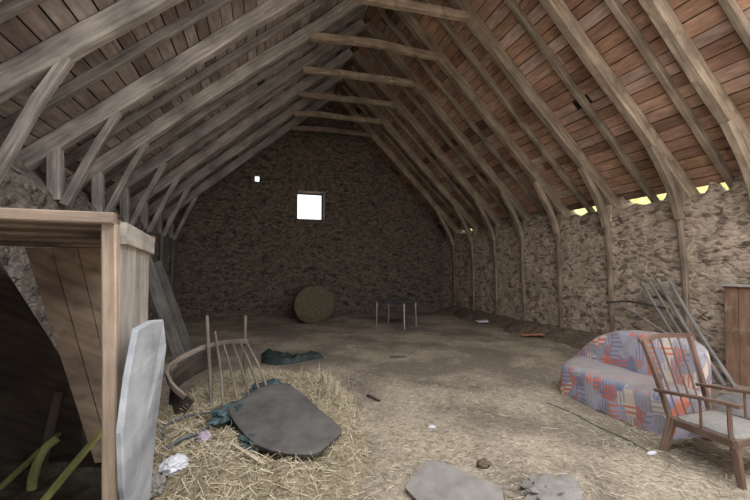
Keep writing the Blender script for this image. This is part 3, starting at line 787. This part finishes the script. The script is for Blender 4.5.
for a, b, r_, lab in PO:
    bm = bm_new(); tube(bm, [V(*a), (V(*a)+V(*b))/2+V(-.01, .01, -.02), V(*b)], r_, 8, 6, jit=.004)
    tag(finish('leaning_pole', bm, 'pole'), lab, 'pole', 'grey poles leaning behind the sofa')
for a, b, m_, lab in (((5.98, 5.22, .86), (5.86, 4.1, .88), 'darkstick', 'dark crooked stick lying level across the leaning poles'),
                      ((5.96, 5.02, .87), (5.72, 4.0, .52), 'pole', 'thin grey stick slanting below the crooked dark stick')):
    bm = bm_new(); mid = (V(*a)+V(*b))/2+V(-.02, .05, .06); tube(bm, [V(*a), mid, V(*b)], .016, 8, 6, jit=.006)
    tag(finish('wooden_stick', bm, m_), lab, 'stick')

# ------------------------------------------------------------------ table and bale at the far end
tb = empty('small_table', (3.3, 8.9, 0))
tag(tb, 'small dark-topped table with steel legs near the far wall', 'table')
e1, e2 = V(-.5, .8, 0).normalized()*.9, V(.85, .53, 0).normalized()*.5
B_ = V(3.32, 8.42, 0); cs = [B_, B_+e1, B_+e1+e2, B_+e2]
bm = bm_new(); cc = sum(cs, V(0, 0, 0))/4
prism(bm, [p+(p-cc)*.06+V(0, 0, .64) for p in cs], (0, 0, .035)); finish('tabletop', bm, 'tabletop', tb, smooth=False)
bm = bm_new(); prism(bm, [p-(p-cc)*.04+V(0, 0, .58) for p in cs], (0, 0, .058)); finish('apron', bm, 'tabletop', tb, smooth=False)
for p in cs:
    bm = bm_new(); tube(bm, [p+V(0, 0, -.01), p-(p-cc)*.04+V(0, 0, .62)], .019, 8, 4); finish('leg', bm, 'metal', tb)
bm = bm_new()
NB = 40; rg = []
for yy, rr_ in ((9.95, .30), (9.955, .48), (9.99, .53), (10.2, .55), (10.5, .55), (10.74, .53), (10.78, .48), (10.785, .3)):
    rg.append([bm.verts.new((1.36+(rr_+.02*nz(k*.5, yy, 0, 2))*math.cos(math.tau*k/NB), yy+.02*nz(k*.4, yy, 3), .50+(rr_+.02*nz(k*.5, yy, 0, 2))*math.sin(math.tau*k/NB)*.96)) for k in range(NB)])
for a, b in zip(rg, rg[1:]):
    for k in range(NB): bm.faces.new((a[k], a[(k+1) % NB], b[(k+1) % NB], b[k]))
bm.faces.new(rg[0]); bm.faces.new(rg[-1])
tag(finish('round_bale', bm, 'bale'), 'dark round hay bale standing on its side below the gable window', 'hay bale')

# ------------------------------------------------------------------ small things on the floor
bm = bm_new(); prism(bm, [V(.93, 2.36, .03), V(1.06, 2.5, .035), V(1.2, 2.6, .05), (1.30, 2.56, .05), V(1.42, 2.38, .03), V(1.56, 2.2, .02), V(1.42, 1.95, .02), V(1.0, 2.0, .02)], (0, 0, .012))
tag(finish('cardboard_sheet', bm, 'greysheet', None, smooth=False), 'flat grey cardboard sheet on the straw at the bottom edge', 'cardboard')
lump('crumpled_cloth', (1.86, 2.06, .03), (.19, .14, .045), 'greysheet', 'crumpled grey cloth on the straw right of the cardboard sheet', 'cloth', 41, .4, .2, 2.6)
lump('mud_clod', (1.62, 2.5, .02), (.05, .04, .03), 'earth', 'small dark clod on the straw behind the grey cloth', 'clod', 43, .3, sub=3)
lump('paper_scrap', (1.54, 3.22, .012), (.035, .02, .014), 'bag', 'tiny white scrap on the open middle of the floor', 'scrap', 45, .3, sub=3)
lump('paper_scrap', (3.01, 2.26, .012), (.045, .016, .014), 'bag', 'tiny white scrap at the near end of the green cord', 'scrap', 46, .3, sub=3)
bm = bm_new(); tube(bm, [V(x, y, fl(x, y)+.008) for x, y in ((3.02, 3.42), (3.08, 3.1), (3.04, 2.8), (3.07, 2.55), (3.02, 2.3))], .0075, 8, 6)
tag(finish('garden_hose', bm, 'cord'), 'thin dark green cord on the floor in front of the sofa', 'cord')
plank('dark_stick', (1.20, 4.22, .015), (1.28, 4.0, .015), .03, .02, 'darkstick', 'short dark stick lying on the bare floor right of the heap', 'stick')
plank('dark_stick', (2.05, 5.85, .015), (2.3, 5.8, .015), .05, .03, 'darkstick', 'short dark piece of wood on the middle of the floor', 'stick')
bm = bm_new(); prism(bm, [V(5.40, 8.6, .08), V(5.66, 8.52, .1), V(5.62, 8.36, .09), V(5.38, 8.42, .07)], (0, 0, .03))
tag(finish('stone_flake', bm, 'bag', None, smooth=False), 'pale flat stone flake at the foot of the right wall', 'stone')
for a, b, lab in (((5.36, 6.75, .06), (5.72, 6.5, .09), 'red-brown broken plank on the earth bank by the right wall'),):
    plank('broken_plank', a, b, .12, .03, 'tile', lab, 'plank')
bm = bm_new()
def bank(u, v):
    y = 3.9+8.0*v; w = .6+.35*nz(0, y, 1, .9)+.12*nz(0, y, 5, 3.5); x = XR+.02-w*(1-u)
    e = sm(min(v, 1-v)*10)
    return V(x, y, fl(x, y)-.02+e*(.06+.18*sm(u*1.2)*(1+.3*nz(x, y, 0, 3)))*sm(u*6)+.02*nz(x, y, 2, 9))
grid(bm, 26, 160, bank)
tag(finish('earth_bank', bm, 'earth'), 'low bank of dark loose earth along the foot of the right wall', 'earth', kind='stuff')

# ------------------------------------------------------------------ outside, seen through the eaves gap
bm = bm_new(); grid(bm, 60, 160, lambda u, v: V(11.5+3*u+.35*nz(u*9, v*50, 0)+.2*nz(u*30, v*160, 4), -8+34*v, -.09+7.2*sm(u*1.6)*(.8+.3*nz(v*25, u*3, 2))+.3*nz(u*20, v*120, 7)))
tag(finish('leafy_hedge', bm, 'leaf'), 'sunlit yellow-green hedge outside, glimpsed through the eaves gap', 'hedge')

# ------------------------------------------------------------------ scale to true size
for o in ROOTS:
    o.location = Vector(o.location)*S; o.scale = (S, S, S)
for o in SC.objects:
    if '_o' in o: del o['_o']

# ------------------------------------------------------------------ light
w = bpy.data.worlds.new('sky'); SC.world = w; w.use_nodes = True
bg = w.node_tree.nodes['Background']; bg.inputs[0].default_value = (.86, .93, 1.0, 1); bg.inputs[1].default_value = 1.7
def lamp(name, kind, loc, rot, energy, col, **kw):
    l = bpy.data.lights.new(name, kind); l.energy = energy; l.color = col
    for k, v in kw.items(): setattr(l, k, v)
    o = bpy.data.objects.new(name, l); o.location = Vector(loc)*S; o.rotation_euler = rot; COL.objects.link(o); return o
lamp('doorway_daylight', 'AREA', ((DOOR[0]+DOOR[1])/2, Y0-.1, 1.5), (math.radians(90), 0, 0), 12, (1.0, .97, .93), shape='RECTANGLE', size=4.1*S, size_y=2.9*S)
lamp('added_overhead_fill', 'AREA', (2.1, .25, 5.2), (math.radians(4), 0, 0), 520, (.95, .97, 1.0), shape='RECTANGLE', size=5.5*S, size_y=1.8*S)  # fill lamp added overhead, in the opening left in the roof
lamp('sun', 'SUN', (0, 0, 20), (0, math.radians(-40), math.radians(0)), 13.0, (1, .97, .93), angle=.01)

cam = bpy.data.cameras.new('camera'); co = bpy.data.objects.new('camera', cam); COL.objects.link(co)
co.location = (0, 0, 1.5*S); co.rotation_euler = (math.radians(92.7), 0, math.radians(-17)); cam.sensor_width = 36; cam.lens = 370/750*36
cam.clip_start = .02
SC.camera = co
vs = SC.view_settings; SC.display_settings.display_device = 'sRGB'
vs.view_transform = 'Standard'; vs.look = 'None'; vs.exposure = 0.0; vs.gamma = 1.0; vs.use_curve_mapping = False
SC.cycles.use_denoising = True
SC.cycles.max_bounces = 8; SC.cycles.diffuse_bounces = 5
